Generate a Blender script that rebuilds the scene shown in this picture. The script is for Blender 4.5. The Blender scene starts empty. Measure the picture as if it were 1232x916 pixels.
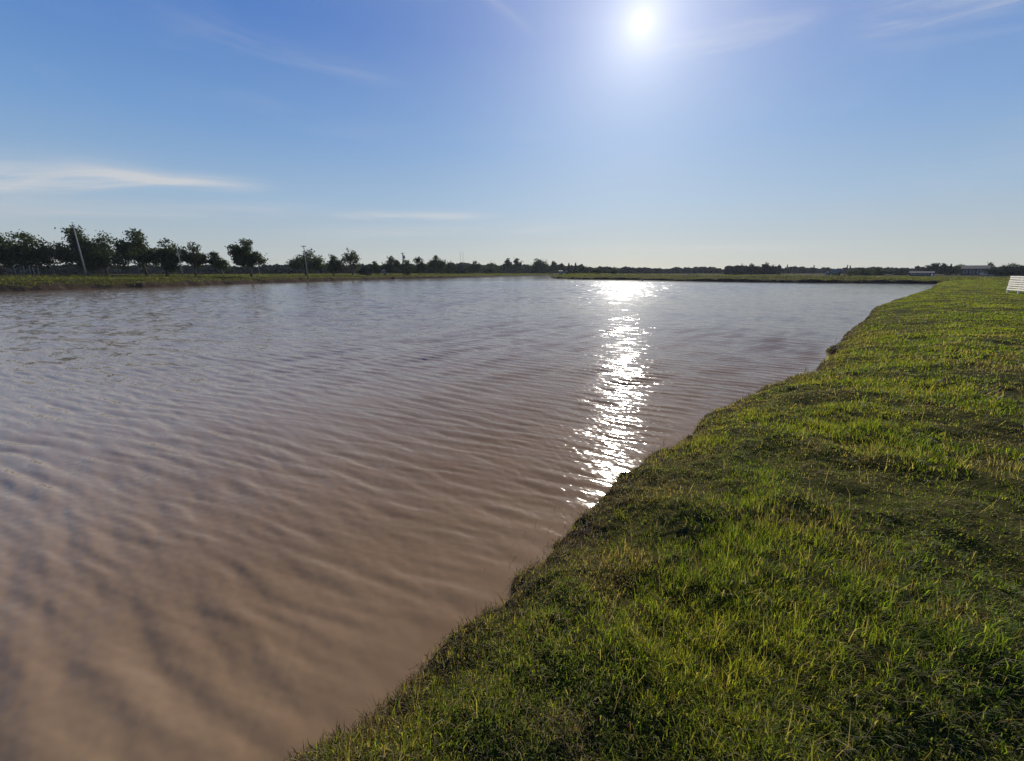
import bpy, math, random
import numpy as np

R = math.radians
rng = np.random.default_rng(11)
scene = bpy.context.scene
COL = scene.collection

# ------------------------------------------------------------------ camera numbers
W0, H0 = 1232.0, 916.0
FPX = 480.0                      # focal length in photo pixels (ultra wide phone lens)
HOR = 328.0                      # horizon row
PITCH = math.atan((H0 / 2 - HOR) / FPX)
EYE = 2.35                       # above the water
CP, SP = math.cos(PITCH), math.sin(PITCH)

def ray(px, py):
    u = (px - W0 / 2) / FPX; v = (H0 / 2 - py) / FPX
    return u, CP + v * SP, -SP + v * CP
def on_plane(px, py, z=0.0):
    u, f, w = ray(px, py)
    t = (z - EYE) / w
    return (u * t, f * t)
def azel(px, py):
    u, f, w = ray(px, py)
    return math.atan2(u, f), math.atan2(w, math.hypot(u, f))
def across(px, Y):                                  # x of a far thing seen at column px
    return (px - W0 / 2) / FPX / (CP + SP * (H0 / 2 - HOR) / FPX) * Y
def rise(py, Y):                                    # height of a far point seen at row py
    u, f, w = ray(W0 / 2, py)
    return EYE + w / f * Y

SUN_AZ, SUN_EL = azel(772, 27)

# ------------------------------------------------------------------ noise
_tab = np.random.default_rng(5).random((256, 256))
def vnoise(x, y):
    xi = np.floor(x).astype(np.int64); yi = np.floor(y).astype(np.int64)
    fx = x - xi; fy = y - yi
    fx = fx * fx * (3 - 2 * fx); fy = fy * fy * (3 - 2 * fy)
    a = _tab[xi & 255, yi & 255]; b = _tab[(xi + 1) & 255, yi & 255]
    c = _tab[xi & 255, (yi + 1) & 255]; d = _tab[(xi + 1) & 255, (yi + 1) & 255]
    return (a * (1 - fx) + b * fx) * (1 - fy) + (c * (1 - fx) + d * fx) * fy - 0.5
def fbm(x, y, sc, octs=4, seed=0.0):
    s = 0; a = 1.0; f = 1.0 / sc
    for k in range(octs):
        s = s + a * vnoise(x * f + 17.3 * k + seed, y * f - 9.1 * k + seed * 1.7)
        a *= 0.5; f *= 2.03
    return s
def sstep(x, a, b):
    t = np.clip((x - a) / (b - a), 0, 1)
    return t * t * (3 - 2 * t)

# ------------------------------------------------------------------ mesh helpers
def mesh_np(name, v, faces_list):
    """faces_list: list of (n,k) int arrays"""
    me = bpy.data.meshes.new(name)
    v = np.asarray(v, np.float32)
    me.vertices.add(len(v)); me.vertices.foreach_set('co', v.ravel())
    loops = np.concatenate([f.ravel() for f in faces_list]).astype(np.int32)
    tot = np.concatenate([np.full(len(f), f.shape[1]) for f in faces_list]).astype(np.int32)
    start = np.concatenate([[0], np.cumsum(tot)[:-1]]).astype(np.int32)
    me.loops.add(len(loops)); me.loops.foreach_set('vertex_index', loops)
    me.polygons.add(len(tot)); me.polygons.foreach_set('loop_start', start)
    me.polygons.foreach_set('loop_total', tot)
    me.update(calc_edges=True)
    return me
def attr(me, name, arr, kind='FLOAT'):
    a = me.attributes.new(name, kind, 'POINT')
    if kind == 'FLOAT': a.data.foreach_set('value', np.asarray(arr, np.float32))
    else:
        rgba = np.ones((len(arr), 4), np.float32); rgba[:, :3] = arr
        a.data.foreach_set('color', rgba.ravel())
def obj(name, me, mat, parent=None, smooth=False):
    o = bpy.data.objects.new(name, me); COL.objects.link(o)
    if mat: me.materials.append(mat)
    if smooth:
        me.polygons.foreach_set('use_smooth', np.ones(len(me.polygons), bool))
    if parent: o.parent = parent
    return o
def tag(o, label=None, cat=None, group=None, kind=None):
    if label: o['label'] = label
    if cat: o['category'] = cat
    if group: o['group'] = group
    if kind: o['kind'] = kind
    return o
def thing(name, loc, label, cat, group=None, rz=0.0):
    o = bpy.data.objects.new(name, None); COL.objects.link(o)
    o.empty_display_size = 0.3
    o.location = loc; o.rotation_euler = (0, 0, rz)
    return tag(o, label, cat, group)
class MB:
    """collects boxes, tubes and prisms for ONE mesh"""
    def __init__(s): s.v = []; s.f = []
    def add(s, v, f):
        n = len(s.v); s.v += [tuple(p) for p in v]; s.f += [tuple(i + n for i in q) for q in f]
    def box(s, c, size, rz=0.0, ry=0.0, taper=1.0):
        x, y, z = [k / 2 for k in size]; out = []
        for sz in (-1, 1):
            k = taper if sz > 0 else 1.0
            for sx, sy in ((-1, -1), (1, -1), (1, 1), (-1, 1)):
                a, b, d = sx * x * k, sy * y * k, sz * z
                a, d = a * math.cos(ry) + d * math.sin(ry), -a * math.sin(ry) + d * math.cos(ry)
                out.append((c[0] + a * math.cos(rz) - b * math.sin(rz), c[1] + a * math.sin(rz) + b * math.cos(rz), c[2] + d))
        s.add(out, [(3, 2, 1, 0), (4, 5, 6, 7), (0, 1, 5, 4), (1, 2, 6, 5), (2, 3, 7, 6), (3, 0, 4, 7)])
    def tube(s, pts, rad, n=8):
        pts = [np.array(p, float) for p in pts]; rings = []
        for i, p in enumerate(pts):
            d = pts[min(i + 1, len(pts) - 1)] - pts[max(i - 1, 0)]
            d /= np.linalg.norm(d) + 1e-9
            a = np.cross(d, (0.31, 0.95, 0.05)); a /= np.linalg.norm(a) + 1e-9; b = np.cross(d, a)
            rings.append([p + rad[i] * (math.cos(2 * math.pi * k / n) * a + math.sin(2 * math.pi * k / n) * b) for k in range(n)])
        v = [q for r in rings for q in r]; f = []
        for i in range(len(pts) - 1):
            for k in range(n):
                f.append((i * n + k, i * n + (k + 1) % n, (i + 1) * n + (k + 1) % n, (i + 1) * n + k))
        f.append(tuple(range(n))[::-1]); f.append(tuple((len(pts) - 1) * n + k for k in range(n)))
        s.add(v, f)
    def prism(s, prof, y0, y1):                      # profile in x,z, extruded in y
        n = len(prof)
        v = [(x, y0, z) for x, z in prof] + [(x, y1, z) for x, z in prof]
        f = [(i, (i + 1) % n, n + (i + 1) % n, n + i) for i in range(n)]
        f += [tuple(range(n))[::-1], tuple(range(n, 2 * n))]
        s.add(v, f)
    def lump(s, c, r, seed, nu=14, nv=9):            # an uneven rounded lump sitting on the ground
        g = np.random.default_rng(seed); ph = g.random(6) * 6.28; v = []; f = []
        for j in range(nv):
            th = math.pi * j / (nv - 1)
            for i in range(nu):
                a = 2 * math.pi * i / nu
                k = 1 + 0.12 * math.sin(2 * a + ph[0]) + 0.09 * math.sin(3 * a + 2 * th + ph[1]) + 0.06 * math.sin(5 * a + ph[2] + 3 * th)
                v.append((c[0] + r[0] * k * math.sin(th) * math.cos(a), c[1] + r[1] * k * math.sin(th) * math.sin(a), c[2] + r[2] * k * math.cos(th)))
        for j in range(nv - 1):
            for i in range(nu):
                f.append((j * nu + i, j * nu + (i + 1) % nu, (j + 1) * nu + (i + 1) % nu, (j + 1) * nu + i)[::-1])
        s.add(v, f)
    def build(s, name, mat, parent=None, smooth=False):
        me = bpy.data.meshes.new(name); me.from_pydata(s.v, [], s.f); me.update()
        return obj(name, me, mat, parent, smooth)

# ------------------------------------------------------------------ node helpers
class NT:
    def __init__(s, tree): s.t = tree; s.n = tree.nodes; s.l = tree.links
    def node(s, kind, **kw):
        n = s.n.new(kind)
        for k, v in kw.items(): setattr(n, k, v)
        return n
    def put(s, sock, val):
        if hasattr(val, 'is_output'): s.l.new(val, sock)
        elif val is not None: sock.default_value = val
    def math(s, op, a, b=None, c=None, clamp=False):
        n = s.node('ShaderNodeMath', operation=op, use_clamp=clamp)
        s.put(n.inputs[0], a); s.put(n.inputs[1], b); s.put(n.inputs[2], c)
        return n.outputs[0]
    def vmath(s, op, a, b=None, scale=None):
        n = s.node('ShaderNodeVectorMath', operation=op)
        s.put(n.inputs[0], a); s.put(n.inputs[1], b)
        if scale is not None: s.put(n.inputs['Scale'], scale)
        return n.outputs['Value'] if op in ('DOT_PRODUCT', 'LENGTH') else n.outputs[0]
    def mix(s, fac, a, b, blend='MIX'):
        n = s.node('ShaderNodeMix', data_type='RGBA', blend_type=blend)
        s.put(n.inputs[0], fac); s.put(n.inputs[6], a); s.put(n.inputs[7], b)
        return n.outputs[2]
    def ramp(s, fac, stops):
        n = s.node('ShaderNodeValToRGB'); e = n.color_ramp.elements
        while len(e) < len(stops): e.new(0.5)
        for k, (p, c) in enumerate(stops):
            e[k].position = p; e[k].color = c if len(c) == 4 else (*c, 1)
        s.put(n.inputs[0], fac)
        return n.outputs[0]
    def noise(s, vec, scale, detail=3.0, rough=0.55, out='Fac', dist=0.0):
        n = s.node('ShaderNodeTexNoise')
        s.put(n.inputs['Vector'], vec); n.inputs['Scale'].default_value = scale
        n.inputs['Detail'].default_value = detail; n.inputs['Roughness'].default_value = rough
        n.inputs['Distortion'].default_value = dist
        return n.outputs[out]
    def mapping(s, vec, rot=(0, 0, 0), scale=(1, 1, 1), loc=(0, 0, 0)):
        n = s.node('ShaderNodeMapping'); s.put(n.inputs[0], vec)
        n.inputs['Rotation'].default_value = rot; n.inputs['Scale'].default_value = scale; n.inputs['Location'].default_value = loc
        return n.outputs[0]
    def attr(s, name, out='Fac'):
        return s.node('ShaderNodeAttribute', attribute_name=name).outputs[out]
    def smooth(s, x, a, b):
        n = s.node('ShaderNodeMapRange', interpolation_type='SMOOTHSTEP', clamp=True)
        s.put(n.inputs[0], x); n.inputs[1].default_value = a; n.inputs[2].default_value = b
        return n.outputs[0]
def material(name):
    m = bpy.data.materials.new(name); m.use_nodes = True
    t = NT(m.node_tree)
    b = m.node_tree.nodes['Principled BSDF']; out = m.node_tree.nodes['Material Output']
    return m, t, b, out
def simple(name, col, rough=0.8, var=0.25, scale=3.0, bump=0.0, metal=0.0):
    m, t, b, out = material(name)
    tc = t.node('ShaderNodeTexCoord').outputs['Object']
    n = t.noise(tc, scale, 5, 0.65)
    lo = tuple(c * (1 - var) for c in col); hi = tuple(min(1, c * (1 + var)) for c in col)
    t.l.new(t.ramp(n, [(0.3, lo), (0.7, hi)]), b.inputs['Base Color'])
    b.inputs['Specular IOR Level'].default_value = 0.2; b.inputs['Roughness'].default_value = rough; b.inputs['Metallic'].default_value = metal
    if bump:
        bn = t.node('ShaderNodeBump'); bn.inputs['Strength'].default_value = bump
        t.l.new(t.noise(tc, scale * 6, 4), bn.inputs['Height']); t.l.new(bn.outputs[0], b.inputs['Normal'])
    return m

# ------------------------------------------------------------------ pond outline (from waterline pixels)
def W(px, py): return on_plane(px, py, 0.0)
near = [(-45, -47), (-20, -22.0), (-6, -8.0), W(365, 914), W(560, 745), W(700, 625), W(780, 555), W(850, 510), W(976, 450), W(1056, 370.5)]
cx, cy = W(1056, 370.5)
corner = W(1128, 341.6)
near += [(cx * 0.5 + corner[0] * 0.5 + 0.0, cy * 0.5 + corner[1] * 0.5 - 1.0), corner]
right = [corner, W(1060, 341.0), W(960, 340.2), W(850, 338.8), W(760, 337.2), W(700, 336.6), W(682, 336.0), W(666, 335.2), (19, 200), (27, 262)]
left = [(27, 300), W(640, 332.2), W(590, 333.2), W(540, 334.6), W(470, 336.0), W(400, 338.0), W(330, 340.2), W(260, 342.6), W(200, 345.2), W(120, 347.6), W(40, 350.0), W(0, 351.0), W(-160, 358), (-78, 10), (-75, -30), (-45, -47)]
link = [(60, 235), (60, 300)]
def seg_dist(x, y, poly):
    d = np.full(x.shape, 1e9)
    for (ax, ay), (bx, by) in zip(poly[:-1], poly[1:]):
        ex, ey = bx - ax, by - ay; L = ex * ex + ey * ey + 1e-9
        t = np.clip(((x - ax) * ex + (y - ay) * ey) / L, 0, 1)
        d = np.minimum(d, np.hypot(x - ax - t * ex, y - ay - t * ey))
    return d
POLY = near + right[1:] + left[0:]
def inside(x, y):
    c = np.zeros(x.shape, bool); n = len(POLY)
    for i in range(n):
        (ax, ay), (bx, by) = POLY[i], POLY[(i + 1) % n]
        if ay == by: continue
        k = ((ay > y) != (by > y)) & (x < (bx - ax) * (y - ay) / (by - ay) + ax)
        c ^= k
    return c
def land(x, y):
    """ground height, signed distance to the waterline, weight of the near bank"""
    x = np.asarray(x, float); y = np.asarray(y, float)
    dn, dr, dl = seg_dist(x, y, near), seg_dist(x, y, right), seg_dist(x, y, left)
    d = np.minimum(np.minimum(dn, dr), dl)
    d = np.where(inside(x, y), -d, d)
    wn, wr, wl = [1 / (k + 0.6) ** 3 for k in (dn, dr, dl)]
    s = wn + wr + wl; wn, wr, wl = wn / s, wr / s, wl / s
    r0 = np.hypot(x, y)
    jag = fbm(x, y, 0.8, 4, 3.0) * 0.30 + fbm(x, y, 0.25, 2, 13.0) * 0.10 * np.exp(-r0 / 20) + fbm(x, y, 4.5, 2, 8.0) * 0.16
    jag_far = fbm(x, y, 3.0, 4, 1.0) * 1.3
    fade = np.exp(-np.abs(d) / 3.0)
    d = d + fade * (wn * jag + (1 - wn) * jag_far)
    p = np.maximum(d, 0)
    r = np.hypot(x, y)
    hn = 0.13 * sstep(p, 0, 0.12) + 0.72 * (1 - np.exp(-p / 1.5)) + 0.10 * sstep(p, 6, 40)
    hr = 0.62 * sstep(p, 0, 0.9) + 1.0 * sstep(p, 0.9, 12) - 0.95 * sstep(p, 18, 40)
    hl = 0.72 * sstep(p, 0, 1.3) + 0.6 * sstep(p, 1.0, 5) + 0.55 * sstep(p, 5, 45)
    h = wn * hn + wr * hr + wl * hl
    rough = sstep(p, 0.03, 0.5)
    nearby = np.exp(-r / 14.0)
    h = h + rough * (fbm(x, y, 0.45, 4, 21.0) * 0.12 * (0.3 + 0.7 * nearby) + fbm(x, y, 2.2, 3, 2.0) * 0.07)
    h = h + sstep(p, 0.01, 0.1) * np.exp(-p / 0.5) * wn * np.exp(-r / 25) * fbm(x, y, 0.11, 3, 51.0) * 0.07
    h = h + (1 - wn) * rough * np.exp(-p / 6) * fbm(x, y, 2.4, 4, 33.0) * 0.5
    h = h + sstep(p, 20, 120) * fbm(x, y, 60, 3, 4.0) * 0.5
    h = np.where(d > 0, np.maximum(h, 0.012), 0)
    bed = -0.9 * (1 - np.exp(d / 1.6)) - 0.02
    return np.where(d > 0, h, bed), d, wn
def ground_z(x, y): return float(land(np.array([x]), np.array([y]))[0][0])

# ------------------------------------------------------------------ polar sheets
def polar(radii, dense=0.00235, half=R(63)):
    a1 = np.arange(-half, half, dense)
    a2 = np.linspace(half, 2 * math.pi - half, 150)[:-1]
    ang = np.concatenate([a1, a2])
    rr, aa = np.meshgrid(radii, ang, indexing='ij')
    x = rr * np.sin(aa); y = rr * np.cos(aa)
    nr, na = rr.shape
    i = np.arange(nr - 1)[:, None]; j = np.arange(na)[None, :]; j2 = (j + 1) % na
    q = np.stack([i * na + j, (i + 1) * na + j, (i + 1) * na + j2, i * na + j2], -1).reshape(-1, 4)
    return x.ravel(), y.ravel(), rr.ravel(), q[:, ::-1]

# ---- ground
M = {}
m, t, b, out = material('turf_and_mud'); M['ground'] = m
geo = t.node('ShaderNodeNewGeometry'); P = geo.outputs['Position']
sh = t.attr('shore'); nb = t.attr('near_bank')
g1 = t.noise(P, 0.35, 5, 0.6); g2 = t.noise(P, 2.6, 6, 0.65); g3 = t.noise(P, 18, 4, 0.6)
grassc = t.ramp(t.math('ADD', t.math('MULTIPLY', g1, 0.6), t.math('MULTIPLY', g2, 0.4)),
                [(0.30, (0.018, 0.018, 0.006)), (0.45, (0.036, 0.036, 0.008)), (0.56, (0.056, 0.050, 0.012)), (0.72, (0.074, 0.056, 0.024))])
grassc = t.mix(t.smooth(g3, 0.3, 0.7), t.mix(0.6, grassc, (0.020, 0.018, 0.008, 1)), grassc)
mud = t.ramp(g2, [(0.3, (0.020, 0.014, 0.010)), (0.55, (0.044, 0.031, 0.022)), (0.75, (0.078, 0.056, 0.042))])
edge = t.math('ADD', sh, t.math('MULTIPLY', t.math('SUBTRACT', g2, 0.5), 0.9))
kn = t.smooth(edge, 0.05, 0.42); kf = t.smooth(edge, 0.5, 2.6)
k = t.math('ADD', t.math('MULTIPLY', kn, nb), t.math('MULTIPLY', kf, t.math('SUBTRACT', 1.0, nb)))
t.l.new(t.mix(k, mud, grassc), b.inputs['Base Color'])
b.inputs['Roughness'].default_value = 1.0; b.inputs['Specular IOR Level'].default_value = 0.02
bn = t.node('ShaderNodeBump'); bn.inputs['Strength'].default_value = 0.9; bn.inputs['Distance'].default_value = 0.06
t.l.new(t.math('ADD', g2, t.math('MULTIPLY', g3, 0.5)), bn.inputs['Height']); t.l.new(bn.outputs[0], b.inputs['Normal'])

radii = np.concatenate([[0.05, 0.3, 0.6], np.exp(np.arange(math.log(0.9), math.log(210), 0.0042)), np.exp(np.linspace(math.log(214), math.log(660), 30))])
x, y, r, q = polar(radii)
z, d, wn = land(x, y)
me = mesh_np('ground', np.stack([x, y, z], 1), [q])
attr(me, 'shore', d); attr(me, 'near_bank', wn)
tag(obj('ground', me, M['ground'], None, True), kind='structure')

# ---- water: real short waves near the bank, finer ripples in the material
def waves(x, y, r, fetch):
    g = np.random.default_rng(42)
    sp = np.maximum(r * 0.0036, 0.004)
    h = np.zeros_like(x)
    gust = 0.80 + 0.65 * fbm(x, y, 5.0, 3, 12.0)
    wx = x + 0.10 * fbm(x, y, 1.3, 2, 5.0); wy = y + 0.10 * fbm(x, y, 1.3, 2, 6.0)
    swell = sstep(fetch, 5, 26)
    for k in range(56):
        if k < 26: lam = g.uniform(0.19, 0.34); sl = 0.034; sp_a = 12
        elif k < 34: lam = g.uniform(0.42, 1.2); sl = 0.014; sp_a = 24
        elif k >= 46: lam = g.uniform(0.8, 2.2); sl = 0.040 * swell; sp_a = 30
        else: lam = g.uniform(0.085, 0.16); sl = 0.021; sp_a = 35
        a = R(61 + g.normal() * sp_a); kk = 2 * math.pi / lam
        w = sstep(lam / sp, 2.2, 4.5)
        ph = kk * (wx * math.cos(a) + wy * math.sin(a)) + g.random() * 6.28
        s = np.sin(ph)
        h += w * sl / kk * (s + 0.24 * np.cos(2 * ph)) * gust
    return h
x, y, r, q = polar(np.exp(np.arange(math.log(0.8), math.log(125), 0.0030)), 0.0021)
def clip_faces(x, y, q, lim):
    _, d, _ = land(x[::1], y[::1])
    ok = d < lim
    keep = ok[q].any(1)
    q = q[keep]; used = np.unique(q); idx = np.full(len(x), -1); idx[used] = np.arange(len(used))
    return used, idx[q], d
x2, y2, r2, q2 = polar(np.exp(np.linspace(math.log(125), math.log(420), 160)), 0.006)
used, qa, d1 = clip_faces(x, y, q, 1.2)
xa, ya, ra = x[used], y[used], r[used]
calm = sstep(-d1[used], -0.05, 0.5) * 0.75 + 0.25
za = waves(xa, ya, ra, -d1[used]) * calm * (1 - sstep(ra, 110, 124))
used2, qb, d2 = clip_faces(x2, y2, q2, 6.0)
xb, yb = x2[used2], y2[used2]
V = np.concatenate([np.stack([xa, ya, za], 1), np.stack([xb, yb, np.zeros_like(xb)], 1)])
me = mesh_np('water', V, [np.concatenate([qa, qb + len(xa)])])
m, t, b, out = material('muddy_water'); M['water'] = m
geo = t.node('ShaderNodeNewGeometry'); P = geo.outputs['Position']; N = geo.outputs['Normal']
def turned(deg, sc): return t.mapping(t.mapping(P, (0, 0, R(deg))), (0, 0, 0), sc)
c1 = t.noise(turned(-61, (4.6, 1.5, 1)), 1.0, 2.5, 0.6, 'Color', 0.3)        # ripples longer along their crests
c2 = t.noise(turned(-50, (24, 11.0, 1)), 1.0, 2, 0.6, 'Color', 0.2)
gust = t.smooth(t.noise(turned(-20, (0.05, 0.16, 1)), 1.0, 3, 0.55), 0.30, 0.72)
open_ = t.smooth(t.attr('fetch'), 1.0, 26.0)                                 # choppier away from the sheltering bank
lanes = t.smooth(t.noise(turned(-74, (0.07, 1.5, 1)), 1.0, 3, 0.65), 0.32, 0.64)     # long wind lanes, rough and calm side by side
sl = t.math('ADD', t.math('ADD', 0.16, t.math('MULTIPLY', gust, 0.16)), t.math('MULTIPLY', open_, t.math('MULTIPLY', lanes, 0.30)))
v1 = t.vmath('MULTIPLY', t.vmath('SUBTRACT', c1, (0.5, 0.5, 0.5)), (1.0, 1.0, 0.0))
v2 = t.vmath('MULTIPLY', t.vmath('SUBTRACT', c2, (0.5, 0.5, 0.5)), (1.0, 1.0, 0.0))
c3 = t.noise(turned(-66, (1.5, 0.55, 1)), 1.0, 2.5, 0.65, 'Color', 0.2)
v3 = t.vmath('SCALE', t.vmath('MULTIPLY', t.vmath('SUBTRACT', c3, (0.5, 0.5, 0.5)), (1.0, 1.0, 0.0)), scale=t.math('MULTIPLY', open_, t.math('MULTIPLY', lanes, 0.66)))
v = t.vmath('ADD', t.vmath('SCALE', t.vmath('ADD', v1, v2), scale=sl), v3)
nrm = t.vmath('NORMALIZE', t.vmath('ADD', N, v))
silt = t.noise(P, 0.5, 4, 0.6)
near_silt = t.ramp(silt, [(0.3, (0.166, 0.103, 0.052)), (0.7, (0.214, 0.140, 0.076))])      # muddy brown by the bank
sheen_silt = t.ramp(silt, [(0.3, (0.262, 0.200, 0.145)), (0.7, (0.305, 0.240, 0.178))])         # paler, greyer farther out: silvery sky reflection painted into the silt colour
water_col = t.mix(t.smooth(t.attr('fetch'), 0.5, 9.0), near_silt, sheen_silt)
df = t.node('ShaderNodeBsdfDiffuse'); t.l.new(water_col, df.inputs[0])            # the silt under the surface: refraction flattens the slopes it sees
t.l.new(t.vmath('NORMALIZE', t.vmath('ADD', t.vmath('SCALE', N, scale=0.66), (0, 0, 0.34))), df.inputs['Normal'])
gl = t.node('ShaderNodeBsdfGlossy'); t.l.new(t.math('ADD', 0.08, t.math('MULTIPLY', open_, 0.03)), gl.inputs['Roughness']); t.l.new(nrm, gl.inputs['Normal'])
fr = t.node('ShaderNodeFresnel'); fr.inputs['IOR'].default_value = 1.333; t.l.new(nrm, fr.inputs['Normal'])
mx = t.node('ShaderNodeMixShader'); t.l.new(fr.outputs[0], mx.inputs[0]); t.l.new(df.outputs[0], mx.inputs[1]); t.l.new(gl.outputs[0], mx.inputs[2])
t.l.new(mx.outputs[0], out.inputs['Surface'])
me_fetch = -np.concatenate([d1[used], d2[used2]])
attr(me, 'fetch', me_fetch)
tag(obj('water', me, M['water'], None, True), kind='structure')

# ------------------------------------------------------------------ grass
m, t, b, out = material('grass_blade'); M['grass'] = m
colr = t.attr('tint', 'Color')
t.l.new(colr, b.inputs['Base Color']); b.inputs['Roughness'].default_value = 0.55; b.inputs['Specular IOR Level'].default_value = 0.16
tr = t.node('ShaderNodeBsdfTranslucent'); t.l.new(t.mix(1.0, colr, (2.25, 2.3, 0.8, 1), 'MULTIPLY'), tr.inputs['Color'])
mx = t.node('ShaderNodeMixShader'); mx.inputs[0].default_value = 0.5
t.l.new(b.outputs[0], mx.inputs[1]); t.l.new(tr.outputs[0], mx.inputs[2]); t.l.new(mx.outputs[0], out.inputs['Surface'])

PAL = np.array([(0.100, 0.142, 0.016), (0.150, 0.166, 0.020), (0.055, 0.086, 0.013), (0.175, 0.164, 0.030), (0.205, 0.162, 0.100), (0.085, 0.058, 0.034)])
def blades(name, bx, by, L, Wd, g, dry, up, label, out_a=None, base_sink=0.01, bz=None, shade=1.0, olive=0.0):
    n = len(bx)
    if bz is None: bz = land(bx, by)[0] - base_sink
    a = g.random(n) * 6.283
    if out_a is not None: a = out_a + g.normal(0, 0.5, n)      # blades splay out of their tuft
    flow = 6.0 * fbm(bx, by, 1.6, 2, 40.0) + 1.2               # and the sward lies over in patches
    a = np.where(g.random(n) < 0.30, flow + g.normal(0, 0.6, n), a)
    dx, dy = np.cos(a), np.sin(a)
    lean = np.clip(g.normal(0.62, 0.28, n) * (1.45 - up), 0.05, 1.35)
    f = a + 1.57 + g.normal(0, 0.5, n); sx, sy = np.cos(f) * Wd / 2, np.sin(f) * Wd / 2
    mid_h = L * 0.55 * np.cos(lean * 0.7); mid_o = L * 0.55 * np.sin(lean * 0.7)
    tip_h = mid_h + L * 0.45 * np.cos(lean * 1.5 + 0.3); tip_o = mid_o + L * 0.45 * np.sin(lean * 1.5 + 0.3)
    base = np.stack([bx, by, bz], 1); S = np.stack([sx, sy, np.zeros(n)], 1)
    Mi = base + np.stack([dx * mid_o, dy * mid_o, mid_h], 1); T = base + np.stack([dx * tip_o, dy * tip_o, tip_h], 1)
    V = np.stack([base - S * 0.7, base + S * 0.7, Mi + S * 0.8, Mi - S * 0.8, T], 1).reshape(-1, 3)
    k = np.arange(n)[:, None] * 5
    Q = k + np.array([[0, 1, 2, 3]]); Tr = k + np.array([[3, 2, 4]])
    pick = np.clip(g.random(n) * 0.7 + 0.3 * (0.5 + 1.2 * fbm(bx, by, 1.1, 3, 71.0)), 0, 1)
    gi = np.where(pick < 0.30, 2, np.where(pick < 0.58, 0, np.where(pick < 0.83, 1, 3)))
    gi = np.where(g.random(n) < dry, np.where(g.random(n) < 0.5, 4, 5), gi)
    c = PAL[gi] * g.uniform(0.7, 1.25, (n, 1)) * shade
    warm = np.clip(fbm(bx, by, 2.6, 3, 60.0) + 0.45, 0, 1)[:, None]
    c = c * (1 - 0.35 * warm) + c * np.array([1.2, 1.0, 0.75]) * 0.35 * warm
    olive = np.asarray(olive).reshape(-1, 1) * np.ones((n, 1))
    c = c * (1 - olive) + olive * c.mean(1, keepdims=True) * np.array([1.28, 1.18, 0.52])
    me = mesh_np(name, V, [Q, Tr])
    attr(me, 'tint', np.repeat(c, 5, 0), 'FLOAT_COLOR')
    o = obj(name, me, M['grass'], None, True)
    return tag(o, label, 'grass', kind='stuff')

g = np.random.default_rng(77)
def scatter(n, r0, r1, a0, a1, power, g):
    """points whose ground density falls as r**-power"""
    e = 2 - power
    u = g.random(n)
    rr = (r0 ** e + u * (r1 ** e - r0 ** e)) ** (1 / e)
    aa = g.uniform(a0, a1, n)
    return rr * np.sin(aa), rr * np.cos(aa)
tx, ty = scatter(300000, 0.8, 140, R(-72), R(74), 1.38, g)
_, d, wn = land(tx, ty)
patch = fbm(tx, ty, 0.55, 4, 15.0)
thick = np.clip(0.85 + 1.9 * patch, 0.38, 1) * (0.30 + 0.75 * sstep(d, 0.05, 0.5))
keep = (d > 0.015) & (wn > 0.4) & (g.random(len(tx)) < thick)
tx, ty, d = tx[keep], ty[keep], d[keep]
lush = np.clip(0.5 + 1.7 * fbm(tx, ty, 1.0, 3, 9.0), 0, 1) * g.uniform(0.6, 1.2, len(tx)) * np.where(g.random(len(tx)) < 0.12, 1.7, 1.0)
NB = 12
k = np.repeat(np.arange(len(tx)), NB); n = len(k)
r = np.hypot(tx, ty)[k]
oa = g.random(n) * 6.283; orr = np.abs(g.normal(0, 1, n)) * (0.020 + 0.0045 * r)
bx = tx[k] + orr * np.cos(oa); by = ty[k] + orr * np.sin(oa); lk = lush[k]; dk = d[k]
dryp = np.clip(0.14 + 2.3 * np.clip(-fbm(bx, by, 0.7, 4, 15.0) - 0.02, 0, 1) + 0.75 * np.exp(-dk / 0.30), 0, 0.95)
dryp = dryp * np.where(g.random(len(tx)) < 0.12, 2.5, 0.85)[k] * (1 - 0.75 * sstep(r, 6, 30))
L = (0.034 + 0.048 * lk) * g.uniform(0.55, 1.4, n) * (1 - 0.40 * sstep(r, 8, 45))
Wd = np.maximum(0.0046, 0.00115 * r) * g.uniform(0.65, 1.25, n)
print('grass blades', n)
blades('grass', bx, by, L, Wd, g, dryp, np.clip(0.40 + 0.40 * lk, 0, 0.95), 'rough green and straw coloured turf covering the near bank right of the water', oa, olive=0.15 + 0.60 * sstep(dk, 4, 18))
# dead matted grass, mud-brown, hanging over the water's edge, and a few stalks standing in it
fx_, fy_ = scatter(900000, 0.9, 60, R(-60), R(66), 1.3, g)
_, d, wn = land(fx_, fy_)
keep = (wn > 0.5) & (d > -0.03) & (d < 0.45) & (g.random(len(fx_)) < np.exp(-np.maximum(d, 0) / 0.22))
stalk = (wn > 0.5) & (d > -0.30) & (d <= -0.03) & (fbm(fx_, fy_, 0.5, 2, 90.0) > 0.12) & (g.random(len(fx_)) < 0.03)
for nm, kp, lo, hi, upv, dr, lab in (('dead_grass', keep, 0.03, 0.10, 0.25, 0.86, 'matted brown dead grass fringing the edge of the near bank'),
                                     ('water_stalks', stalk, 0.04, 0.11, 1.0, 0.7, 'thin dead stalks standing in the water just off the near bank')):
    bx, by, dd = fx_[kp], fy_[kp], d[kp]; r = np.hypot(bx, by)
    L = g.uniform(lo, hi, len(bx)) * (1 - 0.4 * sstep(r, 8, 45)); Wd = np.maximum(0.0042, 0.0011 * r)
    blades(nm, bx, by, L, Wd, g, np.full(len(bx), dr), np.full(len(bx), upv), lab, None, 0.01, np.maximum(land(bx, by)[0], -0.03), 0.62)
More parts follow.
